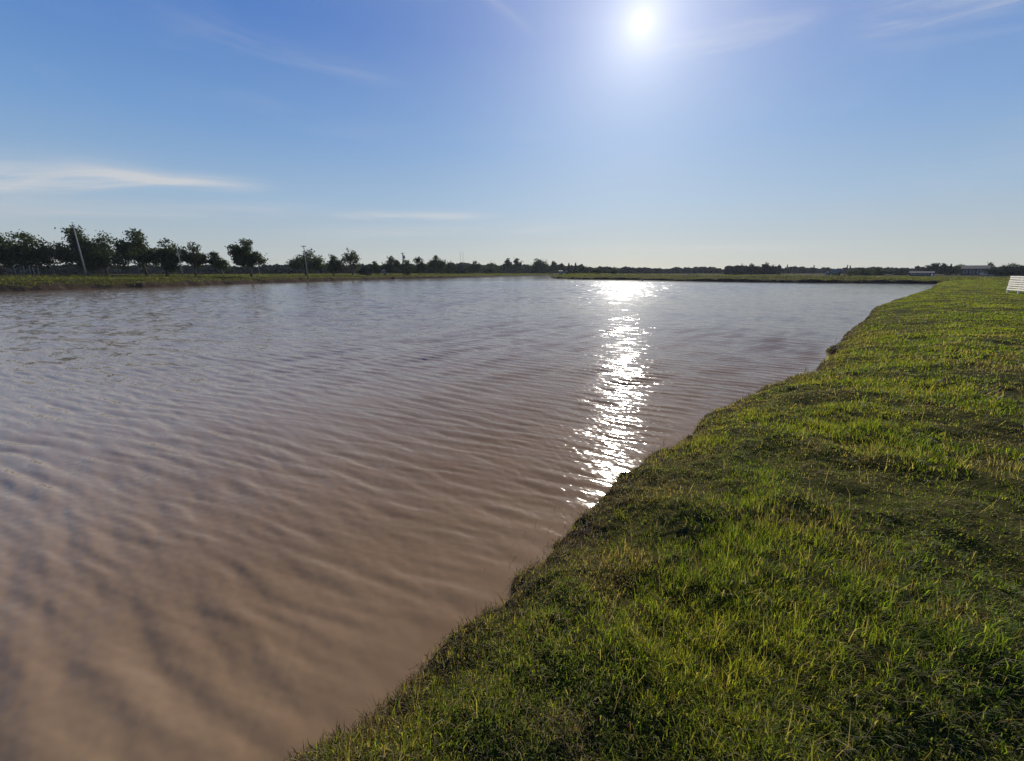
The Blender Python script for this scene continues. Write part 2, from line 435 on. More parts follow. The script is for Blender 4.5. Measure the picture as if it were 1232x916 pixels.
# long straw stems lying in the turf
sx_, sy_ = scatter(5200, 1.0, 14, R(-60), R(66), 1.2, g)
_, d, wn = land(sx_, sy_); kp = (wn > 0.5) & (d > 0.1)
bx, by = sx_[kp], sy_[kp]; r = np.hypot(bx, by); n = len(bx)
blades('straw', bx, by, g.uniform(0.10, 0.24, n), np.maximum(0.003, 0.0008 * r), g, np.full(n, 1.0), np.full(n, 0.1), 'loose pale straw stems lying in the turf of the near bank', None, -0.02)
# taller rough grass on the far banks
n = 700000
bx = g.uniform(-95, 125, n); by = g.uniform(18, 320, n)
_, d, wn = land(bx, by)
keep = (d > 0.5) & (wn < 0.5) & (g.random(n) < np.exp(-d / 16)) & (np.abs(np.arctan2(bx, by)) < R(66)) & (g.random(n) < np.clip((d - 0.2) / 1.6, 0.05, 1))
bx, by, d = bx[keep], by[keep], d[keep]; r = np.hypot(bx, by)
L = g.uniform(0.10, 0.30, len(bx)); Wd = np.maximum(0.05, 0.0012 * r)
print('far blades', len(bx))
blades('bank_grass', bx, by, L, Wd, g, np.clip(0.08 + 0.4 * np.exp(-d / 2), 0, 1), np.full(len(bx), 0.75), 'coarse olive grass along the top of the far banks', None, 0.03, None, 0.52, 0.35)

# ------------------------------------------------------------------ trees
def foliage(name, lo, hi, trans=0.25):
    m, t, b, out = material(name)
    tint = t.attr('tint')
    c = t.ramp(tint, [(0.0, lo), (1.0, hi)])
    t.l.new(c, b.inputs['Base Color']); b.inputs['Roughness'].default_value = 0.9; b.inputs['Specular IOR Level'].default_value = 0.03
    tr = t.node('ShaderNodeBsdfTranslucent'); t.l.new(c, tr.inputs['Color'])
    mx = t.node('ShaderNodeMixShader'); mx.inputs[0].default_value = trans
    t.l.new(b.outputs[0], mx.inputs[1]); t.l.new(tr.outputs[0], mx.inputs[2]); t.l.new(mx.outputs[0], out.inputs['Surface'])
    return m
M['leaf'] = foliage('dark_leaf', (0.024, 0.036, 0.013), (0.072, 0.092, 0.032), 0.38)
M['leaf_olive'] = foliage('olive_leaf', (0.034, 0.042, 0.016), (0.090, 0.100, 0.038), 0.38)
M['leaf_blue'] = foliage('bluish_leaf', (0.020, 0.028, 0.020), (0.046, 0.060, 0.040))
M['twig'] = foliage('bare_twig', (0.045, 0.038, 0.030), (0.085, 0.070, 0.055), 0.05)
M['bark'] = simple('bark', (0.075, 0.058, 0.045), 0.95, 0.4, 2.0, 0.5)
M['pale_bark'] = simple('pale_bark', (0.26, 0.23, 0.19), 0.9, 0.35, 2.0, 0.4)

def leaf_mesh(name, C, S, tint, g, flat=0.0, thin=0.55):
    n = len(C)
    a = g.normal(size=(n, 3)); a[:, 2] *= (1 - flat); a /= np.linalg.norm(a, axis=1)[:, None]
    q = g.normal(size=(n, 3)); b = np.cross(a, q); b /= np.linalg.norm(b, axis=1)[:, None]
    a = a * S[:, None]; b = b * (S * thin)[:, None]
    V = np.stack([C - a, C + b * 0.9, C + a, C - b], 1).reshape(-1, 3)
    me = mesh_np(name, V, [np.arange(4 * n).reshape(-1, 4)])
    attr(me, 'tint', np.repeat(tint, 4))
    return me

def crown_points(kind, w, h, zb, n, g):
    """clumps of leaves on an uneven set of lobes"""
    rx = w / 2; hz = (h - zb)
    if kind == 'pointed':
        zz = g.random(n) ** 1.3; rad = rx * (1 - zz) ** 0.8 * np.sqrt(g.random(n)) * (0.75 + 0.4 * np.sin(zz * 40))
        a = g.random(n) * 6.28
        return np.stack([rad * np.cos(a), rad * np.sin(a), zb + zz * hz], 1), g.random(n)
    K = {'round': 10, 'umbrella': 10, 'airy': 13, 'bare': 12, 'shrub': 7}[kind]
    cl = []
    for k in range(K):
        a = g.random() * 6.28; rr = math.sqrt(g.random()) * 0.72
        if kind == 'umbrella': zc = zb + hz * (0.50 + 0.30 * g.random() * (1 - rr * 0.6)); lr = (0.30 * rx, 0.15 * hz)
        elif kind == 'airy': zc = zb + hz * (0.15 + 0.72 * g.random() * (1 - 0.35 * rr)); lr = (0.30 * rx, 0.16 * hz)
        elif kind == 'bare': zc = zb + hz * (0.2 + 0.65 * g.random()); lr = (0.30 * rx, 0.16 * hz)
        elif kind == 'shrub': zc = zb + hz * 0.45 * g.random(); lr = (0.42 * rx, 0.42 * hz)
        else: zc = zb + hz * (0.22 + 0.52 * g.random() * (1 - 0.4 * rr)); lr = (0.42 * rx, 0.26 * hz)
        s = g.uniform(0.75, 1.25)
        cl.append((rr * rx * math.cos(a), rr * rx * math.sin(a), zc, lr[0] * s, lr[1] * s))
    # one lobe at the very top and one at each side keep the outline's size
    cl.append((0.1 * rx, 0, h - (0.15 if kind == 'airy' else 0.2) * hz, 0.32 * rx, 0.2 * hz))
    zs = zb + hz * (0.55 if kind == 'umbrella' else 0.4)
    cl.append((-0.74 * rx, 0.1 * rx, zs, 0.26 * rx, 0.14 * hz)); cl.append((0.74 * rx, -0.1 * rx, zs + 0.06 * hz, 0.26 * rx, 0.14 * hz))
    cl = np.array(cl)
    sub = 16
    idx = np.repeat(np.arange(len(cl)), sub)
    dd = g.normal(size=(len(idx), 3)); dd /= np.linalg.norm(dd, axis=1)[:, None]
    dd *= (g.random(len(idx)) ** 0.4)[:, None]
    sc = cl[idx, :3] + dd * np.stack([cl[idx, 3], cl[idx, 3], cl[idx, 4]], 1)
    j = g.integers(0, len(sc), n)
    sig = 0.060 * (w + hz) / 2
    Pt = sc[j] + g.normal(size=(n, 3)) * sig * np.array([1, 1, 0.7])
    tint = np.clip(g.random(len(sc))[j] * 0.7 + g.random(n) * 0.3, 0, 1)
    return Pt, tint, cl

tree_n = [0]
def tree(px, Y, left_px, right_px, top, kind, label, leaf='leaf', n=2600, name='tree', group=None, base=None, trunk_px=None, bark='bark', clear=0.22, leafk=1.0):
    """a tree from the columns and rows it covers in the photo, standing at forward distance Y"""
    tree_n[0] += 1
    g = np.random.default_rng(100 + tree_n[0])
    X = across(px, Y); gz = ground_z(X, Y)
    w = across(right_px, Y) - across(left_px, Y); h = rise(top, Y) - gz
    off = across((left_px + right_px) / 2, Y) - X
    t0 = thing(name, (X, Y, gz), label, 'tree' if kind != 'shrub' else 'shrub', group)
    zb = h * clear * 0.85
    n = int(n * (1.75 if kind not in ('bare', 'pointed') else 1.2))
    res = crown_points(kind, w * (1.0 if kind != 'bare' else 1), h, zb, n, g)
    Pt, tint = res[0], res[1]
    Pt[:, 0] += off * np.clip(Pt[:, 2] / h, 0, 1)
    size = leafk * (0.017 * h + 0.0011 * Y) * g.uniform(0.6, 1.3, n)
    mb = MB(); r0 = h * (0.024 if kind != 'bare' else 0.018)
    bend = g.normal(0, 0.02 * h, 2)
    topz = h * (0.75 if kind != 'pointed' else 0.95)
    pts = [(0, 0, -0.15), (bend[0] * 0.3, bend[1] * 0.3, h * 0.15), (bend[0] + off * 0.4, bend[1], h * 0.42), (bend[0] * 1.3 + off * 0.75, bend[1] * 1.2, topz)]
    mb.tube(pts, [r0 * 1.5, r0, r0 * 0.75, r0 * 0.2], 8)
    if kind != 'pointed':
        cl = res[2]
        for c in cl:
            s = max(h * 0.12, min(c[2] * 0.62, h * 0.6)); fx = off * min(1, c[2] / h)
            p0 = (bend[0] * s / h + off * s / h * 0.8, bend[1] * s / h, s)
            p2 = (c[0] + fx, c[1], c[2]); p1 = tuple(0.5 * (p0[i] + p2[i]) + (0, 0, 0.04 * h)[i] + g.normal(0, 0.012 * h) for i in range(3))
            mb.tube([p0, p1, p2], [r0 * 0.5, r0 * 0.32, r0 * 0.12], 6)
    mb.build('trunk' if kind != 'shrub' else 'stem', M[bark], t0, True)
    obj('crown' if kind != 'shrub' else 'foliage', leaf_mesh('crown', Pt, size, tint, g, thin=0.55 if kind != 'bare' else 0.16), M[leaf], t0)
    return t0

GL = 'trees behind the left bank'; GR = 'trees along the far shore'
# x foot, distance, left, right, top row
tree(2, 88, -22, 21, 277, 'round', 'dark broad tree cut by the left edge of the photo', n=3600, group=GL, leaf='leaf_olive', clear=0.12)
tree(40, 92, 9, 76, 278, 'round', 'wide flat topped dark tree with low drooping right side, second from the left edge', n=4200, group=GL, clear=0.13)
tree(104, 96, 73, 122, 274, 'airy', 'tall ragged tree directly behind the pale leaning looking pole', n=3400, group=GL, clear=0.1)
tree(128, 99, 114, 154, 282, 'airy', 'loose tree with many sky gaps, right of the tree behind the tall pole', n=2500, group=GL, clear=0.12)
tree(176, 97, 147, 197, 278, 'airy', 'large dark tree with a lopsided crown sticking out to the left over open grass', n=3800, group=GL, clear=0.16)
tree(200, 97, 187, 226, 289, 'round', 'dense sloping tree behind the short pole on the left bank', n=3000, group=GL, clear=0.08)
tree(235, 100, 221, 253, 293, 'airy', 'round open tree standing just right of the short pole', n=2200, group=GL, leaf='leaf_olive', clear=0.3)
tree(268, 102, 250, 272, 303, 'round', 'small round tree with its pale thin trunk at its right side', n=1500, group=GL, clear=0.30, bark='pale_bark')
tree(302, 100, 282, 317, 289.5, 'airy', 'solitary dark tree with a thick trunk standing free on the left bank', n=3400, group=GL, clear=0.22)
tree(368, 125, 350, 392, 300, 'round', 'spreading tree in front of which a pole with crossarm rises', n=2400, group=GL, clear=0.14)
tree(401, 134, 391, 413, 306, 'round', 'small dense round tree just right of the spreading tree with the pole', n=1600, group=GL, clear=0.1)
tree(424, 141, 409, 433, 300, 'airy', 'feathery see-through tree, tallest between the pole with crossarm and the transformer pole', n=800, group=GL, leaf='leaf_olive', clear=0.2)
tree(452, 165, 446, 457, 313, 'round', 'very small round tree alone between two taller groups', n=800, group=GL, clear=0.1)
tree(470, 170, 461, 482, 308.5, 'round', 'domed tree at the left end of the clump around the transformer pole', n=1500, group=GL, clear=0.1)
tree(489, 172, 478, 499, 312, 'round', 'low dark tree right under the transformer pole', n=1300, group=GL, clear=0.05)
tree(504, 184, 496, 512, 309, 'airy', 'narrow tree at the right end of the clump around the transformer pole', n=1200, group=GL, clear=0.1)
tree(524, 196, 513, 535, 307, 'round', 'full dark tree standing clear right of the transformer pole clump', n=1600, group=GL, clear=0.1)
tree(541, 215, 533, 549, 314.5, 'round', 'lower tree leaning against the right side of the full dark tree', n=900, group=GL, clear=0.05)
tree(570, 255, 562, 580, 313, 'round', 'small bushy tree standing below the two thin masts', n=900, group=GL, clear=0.05)
tree(590, 280, 580, 602, 315.5, 'round', 'low bushy tree midway between the thin masts and the twin crowned tree', n=900, group=GL, clear=0.03)
tree(611, 315, 604, 617, 311, 'airy', 'left one of the two close round-topped open trees on the middle far shore', n=900, group=GL, clear=0.12)
tree(622, 318, 615, 628, 310.5, 'airy', 'right one of the two close round-topped open trees on the middle far shore', n=900, group=GL, clear=0.12)
tree(645, 335, 631, 660, 311.5, 'round', 'broad dark grove tree just left of where the far bank juts into the water', n=2200, group=GL, clear=0.05)
tree(664, 338, 657, 672, 314, 'round', 'round tree attached to the right side of the broad dark grove tree', n=1000, group=GL, clear=0.03)
tree(675, 262, 670, 680, 316, 'round', 'small dark tree above the white houses on the far shore', n=700, group=GR, clear=0.1)
tree(684, 262, 680, 688, 317, 'pointed', 'thin pointed conifer right of the white houses, left of its twin', n=600, group=GR, leaf='leaf_blue', clear=0.05)
tree(692, 262, 688, 696, 316.5, 'pointed', 'thin pointed conifer right of its twin on the far shore', n=600, group=GR, leaf='leaf_blue', clear=0.05)
tree(702, 265, 695, 709, 320, 'round', 'low square-topped tree just right of the pointed conifers', n=800, group=GR, clear=0.02)
tree(717, 268, 710, 725, 322, 'round', 'low rounded tree near where the far bank is brightest', n=700, group=GR, clear=0.02)
tree(738, 270, 732, 746, 321.5, 'round', 'low tree behind the left one of two dark posts', n=700, group=GR, clear=0.02)
tree(890, 262, 883, 897, 317, 'bare', 'thin bare tree at the left end of the leafless group on the far shore', n=420, group=GR, leaf='twig', clear=0.15)
tree(902, 264, 896, 909, 317.5, 'airy', 'small flat-headed tree in the middle of the leafless group', n=420, group=GR, leaf='leaf_blue', clear=0.2)
tree(913, 264, 908, 917, 319, 'bare', 'slim bare tree between the flat-headed tree and the tallest bare tree', n=300, group=GR, leaf='twig', clear=0.15)
tree(922, 266, 915, 926, 315.8, 'airy', 'tallest straggly tree of the leafless group on the far shore', n=420, group=GR, leaf='leaf_blue', clear=0.2)
tree(929, 268, 926, 932, 318.5, 'bare', 'spiky bare tree at the right end of the leafless group', n=260, group=GR, leaf='twig', clear=0.15)
for px, top, lab in ((936, 318.5, 'first thin leafless spire right of the leafless group'), (946, 319, 'second thin leafless spire right of the leafless group'),
                     (955.5, 320, 'third thin leafless spire right of the leafless group'), (978, 319.5, 'lone thin spire just left of the white gabled house'),
                     (1018, 319, 'thin spire between the dark shed and the big round shrubs'), (1021.5, 320, 'thinner spire nearest the big round shrubs')):
    tree(px, 300, px - 1.6, px + 1.6, top, 'pointed', lab, n=220, group='thin spires on the far skyline', leaf='twig', clear=0.05, name='poplar')
tree(1034, 190, 1022, 1048, 322.6, 'shrub', 'big dark round shrub, left of two beyond the dike', n=1500, name='shrub', group='shrubs beyond the dike', clear=0.02)
tree(1056, 192, 1044, 1064, 322.4, 'shrub', 'big dark round shrub, right of two beyond the dike', n=1300, name='shrub', group='shrubs beyond the dike', clear=0.02)
tree(1082, 200, 1064, 1098, 323.4, 'shrub', 'long bluish shrub between the round shrubs and the pale roofed shed', n=1500, name='shrub', group='shrubs beyond the dike', leaf='leaf_blue', clear=0.02)
tree(1124, 210, 1112, 1132, 316, 'airy', 'grey green open tree above the white post beyond the dike', n=1300, group=GR, leaf='leaf_blue', clear=0.1)
tree(1133, 212, 1128, 1139, 316.5, 'airy', 'smaller open tree touching the grey green tree above the white post', n=700, group=GR, leaf='leaf_blue', clear=0.15)
tree(1142, 210, 1138, 1146, 318, 'pointed', 'dark pointed evergreen left of the domed tree and the barn', n=600, group=GR, leaf='leaf_blue', clear=0.02)
tree(1152, 208, 1144, 1163, 318.3, 'round', 'domed dark tree joining the left side of the barn', n=1100, group=GR, clear=0.03)
tree(1188, 190, 1182, 1195, 316, 'airy', 'thin ragged tree rising between the barn and the long hedge', n=700, group=GR, leaf='leaf_olive', clear=0.15)
tree(1212, 150, 1193, 1234, 318.6, 'shrub', 'long dark evergreen hedge mass behind the white fence at the right edge', n=3200, name='hedge', leaf='leaf_blue', clear=0.02)
tree(886.5, 130, 883.5, 889.5, 327.2, 'shrub', 'small dark bush on the dike, left of two', n=260, name='shrub', group='bushes on the dike', clear=0.02, leafk=0.6)
tree(937.5, 130, 935, 940, 327.8, 'shrub', 'small dark bush on the dike, right of two', n=240, name='shrub', group='bushes on the dike', clear=0.02, leafk=0.6)
tree(1020.5, 118, 1016, 1026, 328, 'shrub', 'small dark bush on the dike in front of the big round shrubs', n=300, name='shrub', clear=0.02, leafk=0.6)
tree(440, 152, 431, 449, 319, 'shrub', 'grey rounded shrub between the feathery tree and the very small tree', n=1300, name='shrub', leaf='leaf_blue', clear=0.02)

# far-off wood along the whole skyline: one mass
g = np.random.default_rng(9)
Cs, Ss, Ts = [], [], []
def wood(px0, px1, Y, top0, top1, n, seed, base=None):
    n = int(n * 2.0); u = g.random(n); px = px0 + (px1 - px0) * u
    Yj = Y + g.normal(0, 6, n)
    tops = top0 + (top1 - top0) * u + 3.0 * fbm(px, px * 0 + seed, 14.0, 4, seed) + 1.6 * vnoise(px / 2.3, px * 0 + seed)
    X = (px - W0 / 2) / FPX / (CP + SP * (H0 / 2 - HOR) / FPX) * Yj
    gz = 1.5
    zt = EYE + (HOR - tops) / 515.0 * Yj
    z = gz - 1.0 + g.random(n) ** 0.8 * np.maximum(zt - gz + 1.0, 0.8)
    Cs.append(np.stack([X, Yj, z], 1)); Ss.append(0.0034 * Yj * g.uniform(0.6, 1.2, n)); Ts.append(np.clip(vnoise(px / 3.0, z) + 0.5, 0, 1))
wood(-60, 130, 175, 320.5, 320.5, 5200, 1.0)
wood(120, 360, 230, 320, 320.5, 6000, 2.0)
wood(330, 560, 260, 319.5, 319, 6000, 3.0)
wood(540, 700, 390, 318.5, 320.5, 5200, 4.0)
wood(680, 900, 380, 323.3, 323.6, 6500, 5.0)
wood(872, 938, 280, 321.0, 321.6, 2200, 6.0)
wood(890, 1130, 380, 322.6, 323.2, 6500, 7.0)
wood(1100, 1300, 300, 321.5, 321, 5200, 8.0)
wood(-420, -50, 190, 318, 318, 5000, 10.0)
wood(1290, 1700, 260, 318, 318, 5000, 11.0)
Cc = np.concatenate(Cs)
o = obj('distant_wood', leaf_mesh('distant_wood', Cc, np.concatenate(Ss), np.concatenate(Ts), g, thin=0.8), foliage('far_wood_leaf', (0.022, 0.028, 0.023), (0.036, 0.043, 0.034), 0.08))
tag(o, 'low dark far-off wood running along the whole horizon', 'wood', kind='stuff')

# ------------------------------------------------------------------ poles, posts, buildings, small things
M['concrete'] = simple('weathered_concrete', (0.27, 0.255, 0.23), 0.85, 0.2, 1.5, 0.3)
M['wood'] = simple('dark_weathered_wood', (0.060, 0.048, 0.038), 0.9, 0.35, 3.0, 0.3)
M['pale_wood'] = simple('pale_weathered_wood', (0.22, 0.20, 0.17), 0.85, 0.25, 3.0, 0.3)
M['white'] = simple('white_paint', (0.80, 0.74, 0.64), 0.5, 0.06, 2.5, 0.1)
M['steel'] = simple('galvanised_steel', (0.22, 0.22, 0.23), 0.5, 0.15, 3.0, 0.1)
M['wall'] = simple('white_rendered_wall', (0.40, 0.39, 0.37), 0.85, 0.1, 0.8, 0.2)
M['greywall'] = simple('grey_rendered_wall', (0.07, 0.07, 0.062), 0.95, 0.15, 0.8, 0.2)
M['roof'] = simple('pale_sheet_roof', (0.12, 0.11, 0.095), 0.9, 0.15, 1.0, 0.2)
M['darkroof'] = simple('dark_sheet_roof', (0.045, 0.045, 0.045), 0.95, 0.25, 0.6, 0.2)
M['glass'] = simple('dark_glass', (0.03, 0.035, 0.04), 0.15, 0.1, 1.0)
M['stone'] = simple('pale_stone', (0.48, 0.46, 0.42), 0.9, 0.2, 4.0, 0.5)
M['darkstone'] = simple('dark_stone', (0.05, 0.047, 0.043), 0.95, 0.3, 4.0, 0.5)
M['ceramic'] = simple('brown_insulator', (0.10, 0.05, 0.035), 0.3, 0.15, 4.0)
M['orange'] = simple('faded_white_plastic', (0.75, 0.74, 0.70), 0.4, 0.05, 4.0)

def pole(px, Y, top, r, label, mat, arm=0.0, transformer=False, lean=0.0, name='utility_pole', wires=True, group=None):
    X = across(px, Y); gz = ground_z(X, Y); h = rise(top, Y) - gz
    t0 = thing(name, (X, Y, gz), label, 'pole', group)
    mb = MB(); mb.tube([(0, 0, -0.3), (lean * h * 0.5, 0, h * 0.5), (lean * h, 0, h)], [r * 1.25, r, r * 0.72], 12); mb.build('shaft', mat, t0, True)
    if arm:
        zc = h - 0.35
        a = MB(); a.box((lean * zc, -r - 0.05, zc), (arm, 0.10, 0.12)); a.tube([(lean * zc - arm * 0.35, -r - 0.05, zc), (lean * zc, -r * 0.6, zc - 0.6)], [0.025, 0.025], 6); a.build('crossarm', M['wood'], t0)
        for k in (-0.45, 0.0, 0.45):
            i = MB(); px_ = lean * zc + k * arm
            i.tube([(px_, -r - 0.05, zc + 0.06), (px_, -r - 0.05, zc + 0.12), (px_, -r - 0.05, zc + 0.16), (px_, -r - 0.05, zc + 0.24)], [0.02, 0.05, 0.04, 0.055], 8)
            i.build('insulator', M['ceramic'], t0, True)
    if transformer:
        b_ = MB(); b_.tube([(r + 0.28, 0, h - 2.4), (r + 0.28, 0, h - 2.3), (r + 0.28, 0, h - 1.15), (r + 0.28, 0, h - 1.05)], [0.36, 0.42, 0.42, 0.2], 12)
        b_.box((r * 0.6, 0, h - 1.7), (0.35, 0.12, 0.12)); b_.build('transformer', M['steel'], t0, True)
    return t0
pole(103, 82, 270, 0.12, 'tall pale concrete pole with a small crossarm in front of the ragged tree', M['concrete'], arm=0.9)
pole(219, 92, 298, 0.10, 'shorter bare pale pole without crossarm on the left bank', M['pale_wood'])
pole(369.5, 112, 295, 0.11, 'slender dark pole with crossarm rising in front of the spreading tree', M['concrete'], arm=1.3)
pole(486, 168, 304, 0.20, 'dark pole with a transformer sticking out above the low dark tree', M['wood'], arm=1.4, transformer=True)
pole(312, 96, 315, 0.05, 'thin low grey stake pole right of the solitary dark tree', M['pale_wood'], name='stake')
def mast(px, Y, top, label):
    X = across(px, Y); gz = ground_z(X, Y); h = rise(top, Y) - gz
    t0 = thing('lattice_mast', (X, Y, gz), label, 'mast', 'thin masts on the skyline')
    mb = MB(); s = 0.35
    for k in range(3):
        a = 2.094 * k; mb.tube([(s * math.cos(a), s * math.sin(a), 0), (0.5 * s * math.cos(a), 0.5 * s * math.sin(a), h)], [0.05, 0.04], 6)
    for j in range(22):
        z0, z1 = h * j / 22, h * (j + 1) / 22
        for k in range(3):
            a, c = 2.094 * (k + (j % 2)), 2.094 * (k + 1 + (j % 2))
            f0, f1 = s * (1 - 0.5 * j / 22), s * (1 - 0.5 * (j + 1) / 22)
            mb.tube([(f0 * math.cos(a), f0 * math.sin(a), z0), (f1 * math.cos(c), f1 * math.sin(c), z1)], [0.02, 0.02], 4)
    mb.build('lattice', M['steel'], t0)
    a = MB(); a.tube([(0, 0, h - 0.2), (0, 0, h + 2.0)], [0.04, 0.02], 6); a.build('antenna', M['steel'], t0)
mast(554.3, 420, 303.5, 'left one of two thin lattice masts on the skyline')
mast(557.6, 430, 304.5, 'right one of two thin lattice masts on the skyline')

def post(px, Y, h, r, mat, label, group=None, lean=0.0, name='post', rail=None):
    X = across(px, Y); gz = ground_z(X, Y)
    t0 = thing(name, (X, Y, gz), label, 'post', group)
    mb = MB(); mb.tube([(0, 0, -0.25), (lean * 0.5, 0, h * 0.5), (lean, 0, h - r * 0.4), (lean, 0, h)], [r * 1.05, r, r * 0.95, r * 0.5], 8); mb.build('shaft', mat, t0, True)
    if rail:
        a = MB(); a.tube([(0, 0, h * 0.72), (rail * 0.5, 0.05, h * 0.70), (rail, 0.1, h * 0.66)], [r * 0.4, r * 0.35, r * 0.3], 6); a.build('rail', mat, t0, True)
    return t0
post(743.3, 118, 1.25, 0.10, M['wood'], 'dark upright post on the dike, left of two under the sun', 'dark posts on the dike')
post(774, 114, 1.35, 0.17, M['wood'], 'thicker dark post with a short rail to its left on the dike', 'dark posts on the dike', rail=-2.2)
for k, px in enumerate((822.6, 825.9, 828.0, 830.4, 834.2, 838.0)):
    post(px, 122, 0.85 + 0.1 * math.sin(k * 2.1), 0.07, M['pale_wood'], 'pale short stake in the row of stakes on the dike right of the glitter', 'row of pale stakes on the dike', lean=0.05 * math.sin(k * 1.7))
for k, (px, h, ln) in enumerate(((18.5, 1.5, 0.05), (29, 1.9, 0.25), (36.5, 1.9, 0.2), (41, 1.6, -0.05), (46.5, 1.5, 0.1))):
    post(px, 84 + k * 0.4, h, 0.085, M['pale_wood'], ('leftmost pale stake under the wide flat topped tree', 'tall leaning pale stake, second from the left under the flat topped tree', 'tall leaning pale stake in the middle under the flat topped tree', 'short upright pale stake, fourth under the flat topped tree', 'rightmost short pale stake under the flat topped tree')[k], 'pale stakes under the left trees', lean=ln)
post(1122, 128, 1.2, 0.16, M['white'], 'white marker post on the dike left of the barn')

def house(px, Y, wpx, top, eave, label, wall, roof, depth=4.0, windows=2, door=True, gable_front=False, name='house', cat='house', group=None):
    X = across(px, Y); gz = ground_z(X, Y); w = wpx * Y / 497.0
    he = max(rise(eave, Y) - gz, 1.2); hr = max(rise(top, Y) - gz, he + 0.4)
    t0 = thing(name, (X, Y, gz), label, cat, group, -math.atan2(X, Y))
    mb = MB(); x0 = w / 2
    if gable_front: mb.prism([(-x0, -0.3), (x0, -0.3), (x0, he), (0, hr - 0.12), (-x0, he)], 0, depth)
    else: mb.box((0, depth / 2, he / 2 - 0.15), (w, depth, he + 0.3))
    mb.build('wall', wall, t0)
    rf = MB(); o_ = 0.3; th = 0.12
    if gable_front:
        s = (hr - he) / x0; e = he - s * o_
        rf.prism([(-x0 - o_, e), (0, hr), (x0 + o_, e), (x0 + o_, e + th), (0, hr + th), (-x0 - o_, e + th)], -o_, depth + o_)
    else:
        s = (hr - he) / (depth / 2); v = []
        for sx in (-x0 - o_, x0 + o_):
            v += [(sx, -o_, he - s * o_ + 0.02), (sx, depth / 2, hr), (sx, depth + o_, he - s * o_ + 0.02), (sx, depth + o_, he - s * o_ + th), (sx, depth / 2, hr + th), (sx, -o_, he - s * o_ + th)]
        f = [(i, (i + 1) % 6, 6 + (i + 1) % 6, 6 + i) for i in range(6)] + [(5, 4, 3, 2, 1, 0), (6, 7, 8, 9, 10, 11)]
        rf.add(v, f)
    rf.build('roof', roof, t0)
    for k in range(windows):
        wx = -x0 + w * (k + 0.7) / (windows + 0.4 + (0.6 if door else 0))
        fr = MB(); zc = min(1.5, he * 0.6); hh = min(1.0, he * 0.45)
        for (a, b_, c, d_) in ((0, zc + hh / 2, 1.1, 0.08), (0, zc - hh / 2, 1.1, 0.08), (-0.51, zc, 0.08, hh), (0.51, zc, 0.08, hh)): fr.box((wx + a, -0.03, b_), (c, 0.09, d_))
        win = fr.build('window', M['white'], t0)
        pn = MB(); pn.box((wx, -0.012, zc), (0.94, 0.03, hh - 0.08)); pn.build('pane', M['glass'], win)
    if door:
        dr = MB(); hd = min(2.0, he * 0.85); dr.box((x0 * 0.6, -0.025, hd / 2), (0.95, 0.06, hd)); dd = dr.build('door', M['wood'], t0)
        hb = MB(); hb.box((x0 * 0.6 - 0.36, -0.075, hd * 0.5), (0.12, 0.05, 0.03)); hb.build('handle', M['steel'], dd)
    return t0
house(674.5, 245, 4.2, 325.4, 326.6, 'tiny white house left of its neighbour under the small dark tree', M['wall'], M['roof'], group='white houses on the far shore')
house(681.6, 236, 3.0, 324.4, 326.4, 'tiny narrow white house under the pointed conifers', M['wall'], M['roof'], windows=1, gable_front=True, group='white houses on the far shore')
house(996, 175, 4.6, 325.0, 327.6, 'white gabled house beyond the dike', M['wall'], M['darkroof'], gable_front=True, windows=1)
house(1006, 180, 8.5, 324.2, 327.2, 'dark shed with a glinting roof right of the white gabled house', M['greywall'], M['roof'], windows=2, name='shed', cat='shed')
house(1109, 165, 20, 328.0, 329.6, 'long low shed with a pale roof left of the white marker post', M['greywall'], M['roof'], windows=4, name='shed', cat='shed')
house(1172, 185, 22, 319.6, 323.6, 'large dark roofed barn between the domed tree and the ragged tree', M['greywall'], M['darkroof'], windows=3, depth=12, name='barn', cat='barn')
house(462, 165, 3.0, 323.6, 325.0, 'tiny pale hut under the domed tree by the transformer pole clump', M['wall'], M['roof'], windows=1, gable_front=True, name='hut', cat='hut')

# long pale wall and a parked van by the barn
X = across(1201, 150); gz = ground_z(X, 150)
t0 = thing('boundary_wall', (X, 150, gz), 'low pale wall at the foot of the long evergreen hedge', 'wall')
mb = MB(); mb.box((0, 0, 0.22), (5.0, 0.22, 1.0)); mb.build('wall_body', M['wall'], t0)
mb = MB(); mb.box((0, 0, 0.76), (5.1, 0.32, 0.08)); mb.build('coping', M['roof'], t0)
def van(px, Y, label):
    X = across(px, Y); gz = ground_z(X, Y)
    t0 = thing('van', (X, Y, gz), label, 'van', rz=R(74))
    mb = MB(); mb.prism([(-2.2, 0.35), (2.2, 0.35), (2.25, 0.95), (1.7, 1.1), (1.2, 1.85), (0.9, 1.95), (-2.1, 1.95), (-2.25, 1.7)], -0.85, 0.85); mb.build('body', M['wall'], t0)
    for sx in (-1.4, 1.4):
        for sy in (-0.8, 0.8):
            w_ = MB(); w_.tube([(sx, sy - 0.1, 0.33), (sx, sy + 0.1, 0.33)], [0.33, 0.33], 16); wo = w_.build('wheel', M['darkstone'], t0, True)
            r_ = MB(); e = 0.11 if sy > 0 else -0.11; r_.tube([(sx, sy + e * 0.93, 0.33), (sx, sy + e * 1.08, 0.33)], [0.2, 0.17], 12); r_.build('rim', M['steel'], wo)
    for sy in (-0.857, 0.857):
        s_ = MB(); s_.box((0.7, sy, 1.5), (0.7, 0.02, 0.5)); s_.build('window', M['glass'], t0)
    s_ = MB(); s_.box((1.47, 0, 1.5), (0.03, 1.5, 0.66), 0, R(-34)); s_.build('windscreen', M['glass'], t0)
    for sy in (-0.62, 0.62):
        s_ = MB(); s_.box((2.245, sy, 0.8), (0.05, 0.3, 0.16)); s_.build('headlight', M['glass'], t0)
